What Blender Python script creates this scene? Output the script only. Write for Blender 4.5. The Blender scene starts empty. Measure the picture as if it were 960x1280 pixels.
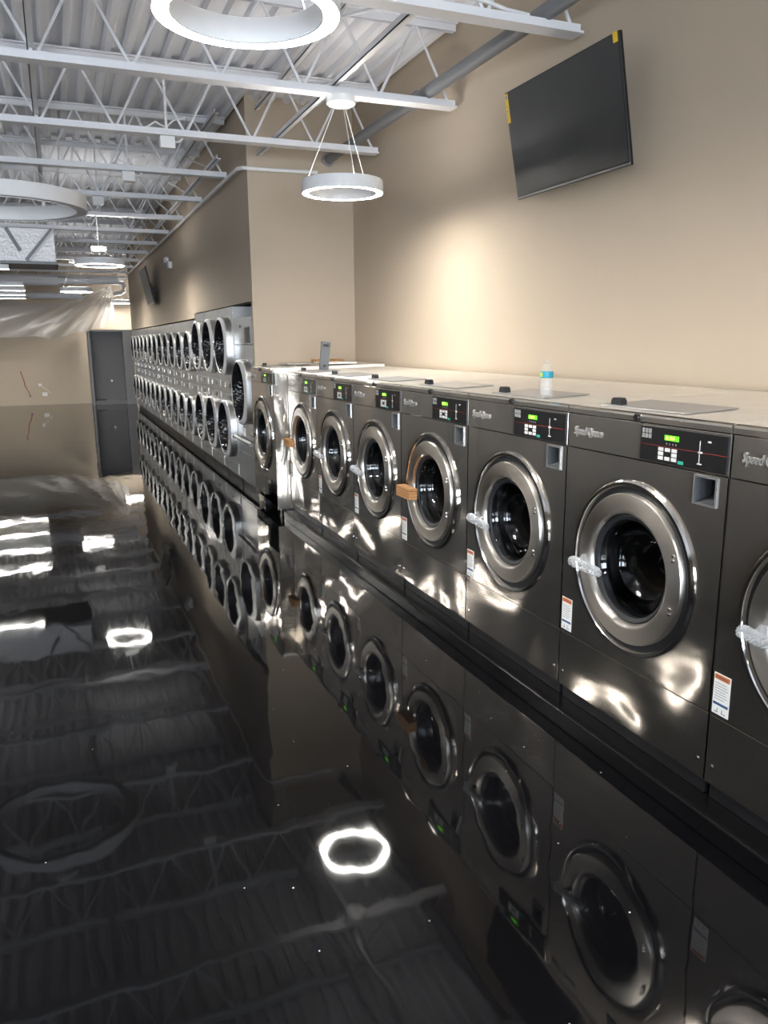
import bpy, bmesh, math, random
from mathutils import Matrix, Vector, noise
random.seed(7)
scene = bpy.context.scene
COL = scene.collection
PI = math.pi

# ------------------------------------------------------------------ camera
def make_camera():
    yaw, pitch, roll, f = 0.387984, 0.214234, -0.007914, 979.98
    cy, sy, cp, sp = math.cos(yaw), math.sin(yaw), math.cos(pitch), math.sin(pitch)
    fwd = Vector((sy*cp, cy*cp, -sp)); right = Vector((cy, -sy, 0)); up = right.cross(fwd)
    r = right*math.cos(roll) + up*math.sin(roll)
    u = -right*math.sin(roll) + up*math.cos(roll)
    cd = bpy.data.cameras.new('camera'); co = bpy.data.objects.new('camera', cd); COL.objects.link(co)
    cd.sensor_fit = 'HORIZONTAL'; cd.sensor_width = 36.0; cd.lens = f/960*36.0
    cd.clip_start = 0.05; cd.clip_end = 200
    M = Matrix((r, u, -fwd)).transposed().to_4x4(); M.translation = (0, 0, 1.594)
    co.matrix_world = M
    scene.camera = co
make_camera()

# ------------------------------------------------------------------ light and exposure
scene.view_settings.view_transform = 'Standard'
scene.view_settings.look = 'None'
scene.view_settings.exposure = 2.12
scene.view_settings.gamma = 1.0
scene.view_settings.use_curve_mapping = False
RING_DOWN = 52.0        # radiance of the ring diffusers
RING_UP = 19.0           # indirect strip on top of each ring
DAYLIGHT = 90.0        # watts per shop window
w = bpy.data.worlds.new('world'); scene.world = w; w.use_nodes = True
w.node_tree.nodes['Background'].inputs[0].default_value = (0.75, 0.86, 1.0, 1)
w.node_tree.nodes['Background'].inputs[1].default_value = 1.0
WINDOWS = [(-5.9, -4.1), (-3.4, -1.6), (-0.9, 0.9)]     # shop windows in the wall behind the camera
YF = -6.0
for x0, x1 in WINDOWS:
    ld = bpy.data.lights.new('window_daylight', 'AREA'); ld.shape = 'RECTANGLE'
    ld.size = x1-x0-.1; ld.size_y = 1.9; ld.energy = DAYLIGHT; ld.color = (0.78, 0.88, 1.0)
    lo = bpy.data.objects.new('window_daylight', ld); COL.objects.link(lo)
    lo.location = ((x0+x1)/2, YF-.2, 1.45); lo.rotation_euler = (PI/2, 0, 0)      # faces +Y

# ------------------------------------------------------------------ materials
def nt(name):
    m = bpy.data.materials.new(name); m.use_nodes = True
    t = m.node_tree; return m, t, t.nodes['Principled BSDF']
def lin(r, g, b):
    f = lambda c: (c/255/12.92 if c/255 <= .04045 else ((c/255+.055)/1.055)**2.4)
    return (f(r), f(g), f(b), 1)
def mat(name, col, rough=.5, metal=0., spec=.5, bump=None, var=0., coat=0., aniso=0.):
    m, t, p = nt(name)
    p.inputs['Base Color'].default_value = col if len(col) == 4 else (*col, 1)
    p.inputs['Roughness'].default_value = rough; p.inputs['Metallic'].default_value = metal
    p.inputs['Specular IOR Level'].default_value = spec
    if coat: p.inputs['Coat Weight'].default_value = coat; p.inputs['Coat Roughness'].default_value = .05
    geo = t.nodes.new('ShaderNodeNewGeometry')
    if bump:
        sc, st, dist = bump[:3]
        n = t.nodes.new('ShaderNodeTexNoise'); n.inputs['Scale'].default_value = sc; n.inputs['Detail'].default_value = bump[3] if len(bump) > 3 else 2
        b = t.nodes.new('ShaderNodeBump'); b.inputs['Strength'].default_value = st; b.inputs['Distance'].default_value = dist
        t.links.new(geo.outputs['Position'], n.inputs['Vector'])
        t.links.new(n.outputs['Fac'], b.inputs['Height']); t.links.new(b.outputs[0], p.inputs['Normal'])
    if var:
        n2 = t.nodes.new('ShaderNodeTexNoise'); n2.inputs['Scale'].default_value = 3.1; n2.inputs['Detail'].default_value = 4
        t.links.new(geo.outputs['Position'], n2.inputs['Vector'])
        mx = t.nodes.new('ShaderNodeMix'); mx.data_type = 'RGBA'
        c = p.inputs['Base Color'].default_value[:3]
        mx.inputs['A'].default_value = (*[v*(1-var) for v in c], 1); mx.inputs['B'].default_value = (*[min(1, v*(1+var)) for v in c], 1)
        t.links.new(n2.outputs['Fac'], mx.inputs['Factor']); t.links.new(mx.outputs['Result'], p.inputs['Base Color'])
    return m
def emit(name, col, s):
    m, t, p = nt(name)
    p.inputs['Base Color'].default_value = (*col, 1); p.inputs['Emission Color'].default_value = (*col, 1)
    p.inputs['Emission Strength'].default_value = s; return m
def stainless(name, col, rough, wav, grain, broad=.45):
    m, t, p = nt(name)
    p.inputs['Metallic'].default_value = 1.0
    geo = t.nodes.new('ShaderNodeNewGeometry')
    mp = t.nodes.new('ShaderNodeMapping'); mp.inputs['Scale'].default_value = (6, 6, 260)
    t.links.new(geo.outputs['Position'], mp.inputs['Vector'])
    g = t.nodes.new('ShaderNodeTexNoise'); g.inputs['Scale'].default_value = 1.0; g.inputs['Detail'].default_value = 3
    t.links.new(mp.outputs[0], g.inputs['Vector'])
    mr = t.nodes.new('ShaderNodeMapRange'); mr.inputs['To Min'].default_value = max(.02, rough-grain); mr.inputs['To Max'].default_value = rough+grain
    t.links.new(g.outputs['Fac'], mr.inputs['Value']); t.links.new(mr.outputs[0], p.inputs['Roughness'])
    n = t.nodes.new('ShaderNodeTexNoise'); n.inputs['Scale'].default_value = 2.6; n.inputs['Detail'].default_value = 0.0
    mw = t.nodes.new('ShaderNodeMapping'); mw.inputs['Scale'].default_value = (1, 1, .7)
    t.links.new(geo.outputs['Position'], mw.inputs['Vector']); t.links.new(mw.outputs[0], n.inputs['Vector'])
    b = t.nodes.new('ShaderNodeBump'); b.inputs['Strength'].default_value = 1.0; b.inputs['Distance'].default_value = wav
    t.links.new(n.outputs['Fac'], b.inputs['Height']); t.links.new(b.outputs[0], p.inputs['Normal'])
    mx = t.nodes.new('ShaderNodeMix'); mx.data_type = 'RGBA'
    mx.inputs['A'].default_value = (*[v*.93 for v in col], 1); mx.inputs['B'].default_value = (*[min(1, v*1.06) for v in col], 1)
    t.links.new(g.outputs['Fac'], mx.inputs['Factor']); t.links.new(mx.outputs['Result'], p.inputs['Base Color'])
    # second, broad lobe: the vertical scatter of horizontal brushing
    gl = t.nodes.new('ShaderNodeBsdfAnisotropic'); gl.inputs['Roughness'].default_value = .5; gl.inputs['Anisotropy'].default_value = .6
    cz = t.nodes.new('ShaderNodeCombineXYZ'); cz.inputs[2].default_value = 1.0
    cr = t.nodes.new('ShaderNodeVectorMath'); cr.operation = 'CROSS_PRODUCT'
    cr2 = t.nodes.new('ShaderNodeVectorMath'); cr2.operation = 'CROSS_PRODUCT'
    t.links.new(geo.outputs['Normal'], cr.inputs[0]); t.links.new(cz.outputs[0], cr.inputs[1])
    t.links.new(cr.outputs[0], cr2.inputs[0]); t.links.new(geo.outputs['Normal'], cr2.inputs[1])
    t.links.new(cr2.outputs[0], gl.inputs['Tangent']); t.links.new(mx.outputs['Result'], gl.inputs['Color'])
    ms = t.nodes.new('ShaderNodeMixShader'); ms.inputs[0].default_value = broad
    t.links.new(p.outputs[0], ms.inputs[1]); t.links.new(gl.outputs[0], ms.inputs[2])
    t.links.new(ms.outputs[0], t.nodes['Material Output'].inputs[0])
    return m
def glass_mat(name, tint=(.9, .95, .95), trans=.85, rough=.02):
    m = bpy.data.materials.new(name); m.use_nodes = True; t = m.node_tree
    for n in list(t.nodes): t.nodes.remove(n)
    out = t.nodes.new('ShaderNodeOutputMaterial'); mx = t.nodes.new('ShaderNodeMixShader')
    tr = t.nodes.new('ShaderNodeBsdfTransparent'); tr.inputs[0].default_value = (*[c*trans for c in tint], 1)
    gl = t.nodes.new('ShaderNodeBsdfGlossy'); gl.inputs['Roughness'].default_value = rough
    fr = t.nodes.new('ShaderNodeFresnel'); fr.inputs[0].default_value = 1.5
    t.links.new(fr.outputs[0], mx.inputs[0]); t.links.new(tr.outputs[0], mx.inputs[1]); t.links.new(gl.outputs[0], mx.inputs[2])
    t.links.new(mx.outputs[0], out.inputs[0]); return m
def film_mat(name, col, alpha):
    m = bpy.data.materials.new(name); m.use_nodes = True; t = m.node_tree
    for n in list(t.nodes): t.nodes.remove(n)
    out = t.nodes.new('ShaderNodeOutputMaterial'); mx = t.nodes.new('ShaderNodeMixShader'); mx.inputs[0].default_value = alpha
    tr = t.nodes.new('ShaderNodeBsdfTransparent'); ad = t.nodes.new('ShaderNodeMixShader'); ad.inputs[0].default_value = .45
    df = t.nodes.new('ShaderNodeBsdfDiffuse'); df.inputs[0].default_value = (*col, 1)
    tl = t.nodes.new('ShaderNodeBsdfTranslucent'); tl.inputs[0].default_value = (*col, 1)
    gl = t.nodes.new('ShaderNodeBsdfGlossy'); gl.inputs['Roughness'].default_value = .25
    m2 = t.nodes.new('ShaderNodeMixShader'); m2.inputs[0].default_value = .12
    t.links.new(df.outputs[0], ad.inputs[1]); t.links.new(tl.outputs[0], ad.inputs[2])
    t.links.new(ad.outputs[0], m2.inputs[1]); t.links.new(gl.outputs[0], m2.inputs[2])
    t.links.new(tr.outputs[0], mx.inputs[1]); t.links.new(m2.outputs[0], mx.inputs[2]); t.links.new(mx.outputs[0], out.inputs[0])
    return m
def floor_mat():
    m, t, p = nt('black_epoxy')
    geo = t.nodes.new('ShaderNodeNewGeometry')
    v = t.nodes.new('ShaderNodeTexVoronoi'); v.inputs['Scale'].default_value = 13.0
    t.links.new(geo.outputs['Position'], v.inputs['Vector'])
    lt = t.nodes.new('ShaderNodeMath'); lt.operation = 'LESS_THAN'; lt.inputs[1].default_value = .04
    t.links.new(v.outputs['Distance'], lt.inputs[0])
    sep = t.nodes.new('ShaderNodeSeparateColor'); t.links.new(v.outputs['Color'], sep.inputs[0])
    gt = t.nodes.new('ShaderNodeMath'); gt.operation = 'GREATER_THAN'; gt.inputs[1].default_value = .6
    t.links.new(sep.outputs[0], gt.inputs[0])
    mu = t.nodes.new('ShaderNodeMath'); mu.operation = 'MULTIPLY'
    t.links.new(lt.outputs[0], mu.inputs[0]); t.links.new(gt.outputs[0], mu.inputs[1])
    n0 = t.nodes.new('ShaderNodeTexNoise'); n0.inputs['Scale'].default_value = 2.2; n0.inputs['Detail'].default_value = 5
    t.links.new(geo.outputs['Position'], n0.inputs['Vector'])
    c0 = t.nodes.new('ShaderNodeMix'); c0.data_type = 'RGBA'
    c0.inputs['A'].default_value = (.0015, .0015, .0018, 1); c0.inputs['B'].default_value = (.005, .005, .006, 1)
    t.links.new(n0.outputs['Fac'], c0.inputs['Factor'])
    mx = t.nodes.new('ShaderNodeMix'); mx.data_type = 'RGBA'
    t.links.new(c0.outputs['Result'], mx.inputs['A']); mx.inputs['B'].default_value = (.55, .56, .6, 1)
    t.links.new(mu.outputs[0], mx.inputs['Factor']); t.links.new(mx.outputs['Result'], p.inputs['Base Color'])
    p.inputs['Roughness'].default_value = .035; p.inputs['IOR'].default_value = 1.36
    n = t.nodes.new('ShaderNodeTexNoise'); n.inputs['Scale'].default_value = 1.7; n.inputs['Detail'].default_value = 2.0
    mp = t.nodes.new('ShaderNodeMapping'); mp.inputs['Scale'].default_value = (2.2, 1.0, 1.0)
    t.links.new(geo.outputs['Position'], mp.inputs['Vector']); t.links.new(mp.outputs[0], n.inputs['Vector'])
    b = t.nodes.new('ShaderNodeBump'); b.inputs['Strength'].default_value = 1.0; b.inputs['Distance'].default_value = .0021
    t.links.new(n.outputs['Fac'], b.inputs['Height']); t.links.new(b.outputs[0], p.inputs['Normal'])
    return m
def foil_mat():
    m, t, p = nt('foil'); p.inputs['Metallic'].default_value = .35; p.inputs['Roughness'].default_value = .45
    p.inputs['Base Color'].default_value = (.86, .85, .86, 1)
    geo = t.nodes.new('ShaderNodeNewGeometry')
    n = t.nodes.new('ShaderNodeTexVoronoi'); n.inputs['Scale'].default_value = 26
    t.links.new(geo.outputs['Position'], n.inputs['Vector'])
    b = t.nodes.new('ShaderNodeBump'); b.inputs['Strength'].default_value = .6; b.inputs['Distance'].default_value = .01
    t.links.new(n.outputs['Distance'], b.inputs['Height']); t.links.new(b.outputs[0], p.inputs['Normal']); return m

M = {}
M['floor'] = floor_mat()
M['curb'] = mat('curb_black', (.005, .005, .0055), .2, spec=.22, bump=(40, .3, .002))
M['wall'] = mat('beige_paint', lin(188, 173, 153), .75, bump=(220, .12, .001), var=.02)
M['wall_left'] = mat('taupe_paint', lin(176, 164, 148), .8, var=.03)
M['deck'] = mat('white_deck', (.84, .85, .89), .5, var=.03)
M['joist'] = mat('white_joist_paint', (.74, .74, .76), .45)
M['white'] = mat('white_enamel', (.8, .8, .8), .35)
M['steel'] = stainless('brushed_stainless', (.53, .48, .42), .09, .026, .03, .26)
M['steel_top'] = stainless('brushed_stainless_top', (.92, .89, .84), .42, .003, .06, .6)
def turned():
    m, t, p = nt('turned_stainless'); p.inputs['Metallic'].default_value = 1; p.inputs['Base Color'].default_value = (.66, .62, .57, 1)
    p.inputs['Roughness'].default_value = .36; p.inputs['Anisotropic'].default_value = .75
    tc = t.nodes.new('ShaderNodeTexCoord'); mu = t.nodes.new('ShaderNodeVectorMath'); mu.operation = 'MULTIPLY'; mu.inputs[1].default_value = (1, 0, 1)
    t.links.new(tc.outputs['Object'], mu.inputs[0])
    vt = t.nodes.new('ShaderNodeVectorTransform'); vt.vector_type = 'VECTOR'; vt.convert_from = 'OBJECT'; vt.convert_to = 'WORLD'
    t.links.new(mu.outputs[0], vt.inputs[0])
    nn = t.nodes.new('ShaderNodeVectorMath'); nn.operation = 'NORMALIZE'; t.links.new(vt.outputs[0], nn.inputs[0])
    t.links.new(nn.outputs[0], p.inputs['Tangent'])
    return m
M['steel_door'] = turned()
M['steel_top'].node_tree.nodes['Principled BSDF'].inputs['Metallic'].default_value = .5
M['steel_dry'] = stainless('dryer_stainless', (.56, .55, .53), .2, .012, .05)
M['dry_door'] = stainless('dryer_door_steel', (.74, .73, .72), .32, .003, .05, .6)
M['chrome'] = mat('chrome', (.72, .70, .67), .09, 1.0)
M['black'] = mat('black_plastic', (.012, .012, .013), .35)
M['rubber'] = mat('black_rubber', (.016, .017, .02), .45)
M['panel'] = mat('control_black', (.014, .014, .015), .28)
M['dark'] = mat('dark_void', (.008, .008, .008), .6)
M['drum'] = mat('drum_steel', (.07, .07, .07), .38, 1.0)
M['glass'] = glass_mat('door_glass', (.62, .63, .64), .7)
def dryer_glass():
    m, t, p = nt('dryer_glass'); p.inputs['Base Color'].default_value = (.007, .007, .008, 1); p.inputs['Roughness'].default_value = .12; p.inputs['Specular IOR Level'].default_value = .5
    geo = t.nodes.new('ShaderNodeNewGeometry'); v = t.nodes.new('ShaderNodeTexVoronoi'); v.inputs['Scale'].default_value = 30
    t.links.new(geo.outputs['Position'], v.inputs['Vector'])
    b = t.nodes.new('ShaderNodeBump'); b.inputs['Strength'].default_value = .8; b.inputs['Distance'].default_value = .012
    t.links.new(v.outputs['Distance'], b.inputs['Height']); t.links.new(b.outputs[0], p.inputs['Normal']); return m
M['dglass'] = dryer_glass()
M['clear'] = film_mat('clear_plastic', (.80, .85, .88), .13)
M['key'] = mat('key_white', (.75, .75, .72), .5)
M['keygrey'] = mat('key_grey', (.30, .30, .29), .5)
M['teal'] = mat('key_teal', (.03, .42, .30), .5)
M['red'] = mat('red_line', (.35, .03, .02), .5)
M['led'] = emit('led_green', (.25, 1.0, .05), 1.3)
M['ledback'] = emit('led_back', (.05, .28, .01), .8)
M['paper'] = mat('label_white', (.78, .78, .76), .6)
M['orange'] = mat('label_orange', (.62, .16, .02), .6)
M['blue'] = mat('label_blue', (.02, .06, .16), .6)
M['ink'] = mat('ink_grey', (.28, .28, .28), .6)
M['bubble'] = film_mat('bubble_wrap', (.74, .76, .78), .55)
M['card'] = mat('cardboard', lin(176, 128, 82), .85, bump=(60, .4, .004))
M['carddark'] = mat('cardboard_edge', lin(112, 70, 42), .9)
M['logo'] = mat('logo_silver', (.46, .45, .43), .4, .5)
M['tv'] = mat('tv_screen', (.035, .035, .035), .33, spec=.5, bump=(2.0, .5, .02))
M['tvb'] = mat('tv_bezel', (.01, .01, .01), .35)
M['tvfilm'] = mat('tv_strip', (.3, .3, .3), .3, .6)
M['yellow'] = mat('tag_yellow', (.75, .50, .03), .6)
M['pipe'] = mat('grey_pipe', lin(112, 113, 116), .5, var=.06)
M['lit'] = emit('ring_diffuser', (1.0, .965, .90), RING_DOWN)
M['up'] = emit('ring_uplight', (1.0, .98, .95), RING_UP)
M['unlit'] = mat('ring_diffuser_off', (.70, .70, .70), .4)
M['grey'] = mat('dark_grey_laminate', lin(118, 118, 121), .45, var=.04)
M['greyd'] = mat('darker_grey_laminate', lin(100, 100, 102), .5)
M['film'] = film_mat('plastic_sheet', (.9, .89, .87), .5)
M['foil'] = foil_mat()
M['strap'] = mat('strap_grey', (.22, .22, .23), .5, .5)
M['redpex'] = mat('red_hose', (.40, .08, .05), .5)
M['blabel'] = mat('bottle_label', (.02, .27, .36), .45)
M['blabel2'] = mat('bottle_label_green', (.45, .62, .12), .45)
M['chan'] = mat('channel_grey', (.11, .12, .13), .45, .3)
M['cup'] = mat('cup_grey', (.10, .105, .11), .4)
M['metal'] = mat('grey_metal', (.45, .45, .46), .35, .8)
M['winframe'] = mat('window_frame', (.05, .05, .05), .4)
M['skyglass'] = glass_mat('window_glass', (1, 1, 1), .95)

# ------------------------------------------------------------------ mesh helpers
class MB:
    def __init__(s): s.v = []; s.f = []; s.sm = []
    def add(s, vs, fs, smooth=False):
        o = len(s.v); s.v += [tuple(v) for v in vs]
        for f in fs: s.f.append(tuple(i+o for i in f)); s.sm.append(smooth)
        return s
    def quad(s, a, b, c, d): return s.add([a, b, c, d], [(0, 1, 2, 3)])
    def box(s, x0, x1, y0, y1, z0, z1, bev=0):
        if bev > 0:
            bm = bmesh.new(); bmesh.ops.create_cube(bm, size=1)
            for v in bm.verts: v.co = Vector(((x0+x1)/2+v.co.x*(x1-x0), (y0+y1)/2+v.co.y*(y1-y0), (z0+z1)/2+v.co.z*(z1-z0)))
            bmesh.ops.bevel(bm, geom=bm.edges[:], offset=bev, segments=2, affect='EDGES', profile=.5)
            bm.verts.index_update()
            s.add([v.co[:] for v in bm.verts], [[v.index for v in f.verts] for f in bm.faces]); bm.free(); return s
        v = [(x, y, z) for z in (z0, z1) for y in (y0, y1) for x in (x0, x1)]
        return s.add(v, [(0, 2, 3, 1), (4, 5, 7, 6), (0, 1, 5, 4), (2, 6, 7, 3), (0, 4, 6, 2), (1, 3, 7, 5)])
    def tube(s, pts, r, n=8, cap=True):
        pts = [Vector(p) for p in pts]; rings = []
        d0 = (pts[1]-pts[0]).normalized(); ref = Vector((0, 0, 1)) if abs(d0.z) < .9 else Vector((1, 0, 0))
        vs = []; fs = []
        for i, p in enumerate(pts):
            a = pts[max(0, i-1)]; b = pts[min(len(pts)-1, i+1)]; d = (b-a).normalized()
            x = d.cross(ref).normalized(); y = d.cross(x).normalized()
            rr = r[i] if isinstance(r, (list, tuple)) else r
            for k in range(n):
                t = 2*PI*k/n; vs.append(p+x*rr*math.cos(t)+y*rr*math.sin(t))
        for i in range(len(pts)-1):
            for k in range(n): fs.append((i*n+k, i*n+(k+1) % n, (i+1)*n+(k+1) % n, (i+1)*n+k))
        s.add(vs, fs, True)
        if cap: s.add(vs[:n], [tuple(range(n))]); s.add(vs[-n:], [tuple(range(n))[::-1]])
        return s
    def lathe(s, prof, cx=0, cy=0, cz=0, n=48, axis='y', smooth=True, closed=False):
        """prof: list of (radius, offset along axis)"""
        vs = []; fs = []; m = len(prof)
        for k in range(n):
            t = 2*PI*k/n; c, q = math.cos(t), math.sin(t)
            for r, h in prof:
                vs.append((cx+r*c, cy+h, cz+r*q) if axis == 'y' else (cx+r*c, cy+r*q, cz+h))
        for k in range(n):
            k2 = (k+1) % n
            for i in range(m if closed else m-1):
                j = (i+1) % m; fs.append((k*m+i, k*m+j, k2*m+j, k2*m+i))
        return s.add(vs, fs, smooth)
    def build(s, name, m, parent=None, loc=None, ms=None):
        me = ms or s.mesh(name, m)
        o = bpy.data.objects.new(name, me); COL.objects.link(o)
        if parent: o.parent = parent
        if loc: o.location = loc
        return o
    def mesh(s, name, m):
        me = bpy.data.meshes.new(name); me.from_pydata(s.v, [], s.f)
        me.polygons.foreach_set('use_smooth', s.sm)
        bm = bmesh.new(); bm.from_mesh(me); bmesh.ops.recalc_face_normals(bm, faces=bm.faces); bm.to_mesh(me); bm.free()
        me.materials.append(M[m]); me.update()
        if any(s.sm):
            try: me.set_sharp_from_angle(angle=math.radians(38))
            except Exception: pass
        return me
def tag(o, label=None, cat=None, group=None, kind=None):
    if label: o['label'] = label
    if cat: o['category'] = cat
    if group: o['group'] = group
    if kind: o['kind'] = kind
    return o
def empty(name, loc=(0, 0, 0), rz=0):
    o = bpy.data.objects.new(name, None); COL.objects.link(o); o.location = loc; o.rotation_euler = (0, 0, rz); o.empty_display_size = .1; return o
def copy_tree(o, parent=None):
    c = o.copy(); COL.objects.link(c); c.parent = parent
    for ch in CH.get(o.name, []): 
        CH.setdefault(c.name, []).append(copy_tree(ch, c))
    return c
CH = {}
def reg(root):      # remember the children of a prototype for copy_tree
    for ob in list(bpy.data.objects):
        if ob.parent: 
            L = CH.setdefault(ob.parent.name, [])
            if ob not in L: L.append(ob)
def text_mesh(txt, size, depth, shear=0., name='lettering', m='logo', bold=0.):
    cu = bpy.data.curves.new(name, 'FONT'); cu.body = txt; cu.size = size; cu.extrude = depth; cu.shear = shear
    cu.align_x = 'LEFT'; cu.align_y = 'CENTER'; cu.resolution_u = 2; cu.offset = bold
    ob = bpy.data.objects.new(name, cu); COL.objects.link(ob)
    bpy.context.view_layer.update()
    me = bpy.data.meshes.new_from_object(ob.evaluated_get(bpy.context.evaluated_depsgraph_get()))
    bpy.data.objects.remove(ob); bpy.data.curves.remove(cu)
    me.materials.clear(); me.materials.append(M[m]); me.name = name
    # stand it up: text x -> x, text y -> z, facing -y
    me.transform(Matrix(((1, 0, 0, 0), (0, 0, -1, 0), (0, 1, 0, 0), (0, 0, 0, 1))))
    return me
def obj(name, me, parent=None, loc=(0, 0, 0)):
    o = bpy.data.objects.new(name, me); COL.objects.link(o); o.parent = parent; o.location = loc; return o
ORD = ['first', 'second', 'third', 'fourth', 'fifth', 'sixth', 'seventh', 'eighth', 'ninth', 'tenth', 'eleventh', 'twelfth', 'thirteenth', 'fourteenth', 'fifteenth', 'sixteenth', 'seventeenth', 'eighteenth']

# ------------------------------------------------------------------ room
XW, XB, XL = 2.88, 1.82, -8.0          # right wall, bulkhead above the dryers, left wall
YJ, YE, YB = 7.80, 21.0, 23.1          # return wall, end of bulkhead, back wall
ZC = 3.80                              # underside of the deck
def struct(name, mb, m): return tag(mb.build(name, m), kind='structure')
struct('floor', MB().box(XL, 6, YF, YB, -.1, 0), 'floor')
struct('wall_right', MB().box(XW, XW+.15, YF, YJ, 0, ZC+.06), 'wall')
struct('wall_return', MB().box(XB, XW+.15, YJ, YJ+.06, 0, ZC+.06), 'wall')
struct('wall_bulkhead', MB().box(XB, XB+.12, YJ+.06, 11.335, 1.99, ZC+.06).box(XB, XB+.12, 11.335, YE, 1.925, ZC+.06), 'wall')
struct('wall_alcove', MB().box(XW+.02, XW+.15, YJ+.06, YE, 0, ZC+.06), 'wall')
struct('wall_end', MB().box(XB, 6, YE, YE+.1, 0, ZC+.06), 'wall')
struct('wall_back', MB().box(XL, 6, YB, YB+.15, 0, ZC+.06), 'wall')
struct('wall_far_right', MB().box(6, 6.15, YE, YB+.15, 0, ZC+.06), 'wall')
struct('wall_left', MB().box(XL-.15, XL, YF-.15, YB+.15, 0, ZC+.06), 'wall_left')
fw = MB(); xs = [XL] + [v for a in WINDOWS for v in a] + [XW+.15]
for i in range(0, len(xs), 2): fw.box(xs[i], xs[i+1], YF-.15, YF, 0, ZC+.06)
for a, b in WINDOWS: fw.box(a, b, YF-.15, YF, 0, .45); fw.box(a, b, YF-.15, YF, 2.45, ZC+.06)
struct('wall_front', fw, 'wall_left')
for i, (a, b) in enumerate(WINDOWS):
    wn = struct('window_%d' % (i+1), MB().box(a, b, YF-.11, YF-.04, .45, .50).box(a, b, YF-.11, YF-.04, 2.40, 2.45)
                .box(a, a+.05, YF-.11, YF-.04, .5, 2.4).box(b-.05, b, YF-.11, YF-.04, .5, 2.4).box((a+b)/2-.02, (a+b)/2+.02, YF-.11, YF-.04, .5, 2.4), 'winframe')
    for p0, p1 in ((a+.05, (a+b)/2-.02), ((a+b)/2+.02, b-.05)):
        MB().box(p0, p1, YF-.08, YF-.07, .5, 2.4).build('pane', 'skyglass', wn)
# corrugated deck: flutes run along Y
prof = []; x = XL; P = .15
while x < 6.0:
    prof += [(x, 0), (x+.045, 0), (x+.065, .04), (x+.13, .04)]; x += P
dk = MB(); vs = []; fs = []
for px, pz in prof:
    for y in (YF, YB): vs.append((px, y, ZC+pz))
for i in range(len(prof)-1): fs.append((2*i, 2*i+1, 2*i+3, 2*i+2))
dk.add(vs, fs); dk.box(XL, 6.1, YF, YB, ZC+.06, ZC+.14)
ceil = struct('ceiling', dk, 'deck')
# joists
JZ0, JZ1 = 3.235, 3.795
def joist(y, x1, label):
    t = empty('roof_joist', (0, y, 0)); tag(t, label, 'joist', 'white steel roof joists')
    x0 = XL
    MB().box(x0, x1, -.055, .055, JZ0, JZ0+.012).box(x0, x1, -.022, -.014, JZ0+.012, JZ0+.055).box(x0, x1, .014, .022, JZ0+.012, JZ0+.055).build('bottom_chord', 'joist', t)
    MB().box(x0, x1, -.055, .055, JZ1-.012, JZ1).box(x0, x1, -.022, -.014, JZ1-.055, JZ1-.012).box(x0, x1, .014, .022, JZ1-.055, JZ1-.012).build('top_chord', 'joist', t)
    wb = MB(); x = x1-.04; k = 0; s = .27
    while x-s > x0:
        za, zb = (JZ0+.03, JZ1-.03) if k % 2 == 0 else (JZ1-.03, JZ0+.03)
        wb.tube([(x, 0, za), (x-s, 0, zb)], .0105, 6); x -= s+.005; k += 1
    wb.build('web', 'joist', t)
    return t
ys = [1.04+1.495*k for k in range(15)]
for k, y in enumerate(ys):
    joist(y, (2.83 if y < YJ else (XB-.05 if y < YE else 5.9)), 'white open-web steel roof joist, %s counting away from the camera' % ORD[k])
for bx, nm in ((1.93, 'above the washers'), (.02, 'over the middle of the aisle')):
    ye = YJ if bx > XB else YB
    t = empty('joist_bridging', (bx, 0, 0)); tag(t, 'white steel angle bridging running across the joists ' + nm, 'bridging')
    for z, dz in ((JZ0+.07, 1), (JZ1-.09, -1)):
        MB().box(-.02, .02, .9, ye-.02, z, z+.006).box(-.02, -.014, .9, ye-.02, z, z+.04).build('angle_bar', 'joist', t)
    d = MB()
    for a, b in zip(ys[:-1], ys[1:]):
        if b < ye and bx > 1: d.tube([(0, a, JZ0+.09), (0, b, JZ1-.08)], .012, 5)
    if bx > 1: d.build('diagonal_bar', 'joist', t)
t = empty('joist_bridging', (1.60, 0, 0)); tag(t, 'white steel angle bridging beside the bulkhead above the dryers', 'bridging')
for z in (JZ0+.07, JZ1-.09): MB().box(-.02, .02, 8.0, 22, z, z+.006).box(-.02, -.014, 8.0, 22, z, z+.04).build('angle_bar', 'joist', t)
d = MB()
for a, b in zip(ys[5:-1], ys[6:]): d.tube([(0, a, JZ0+.09), (0, b, JZ1-.08)], .012, 5)
d.build('diagonal_bar', 'joist', t)
# curb under the washers
tag(MB().box(1.822, XW-.005, -1.6, 6.90, 0, .073, .006).build('washer_curb', 'curb'), 'low black painted curb running under the row of washers', 'curb')

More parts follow.
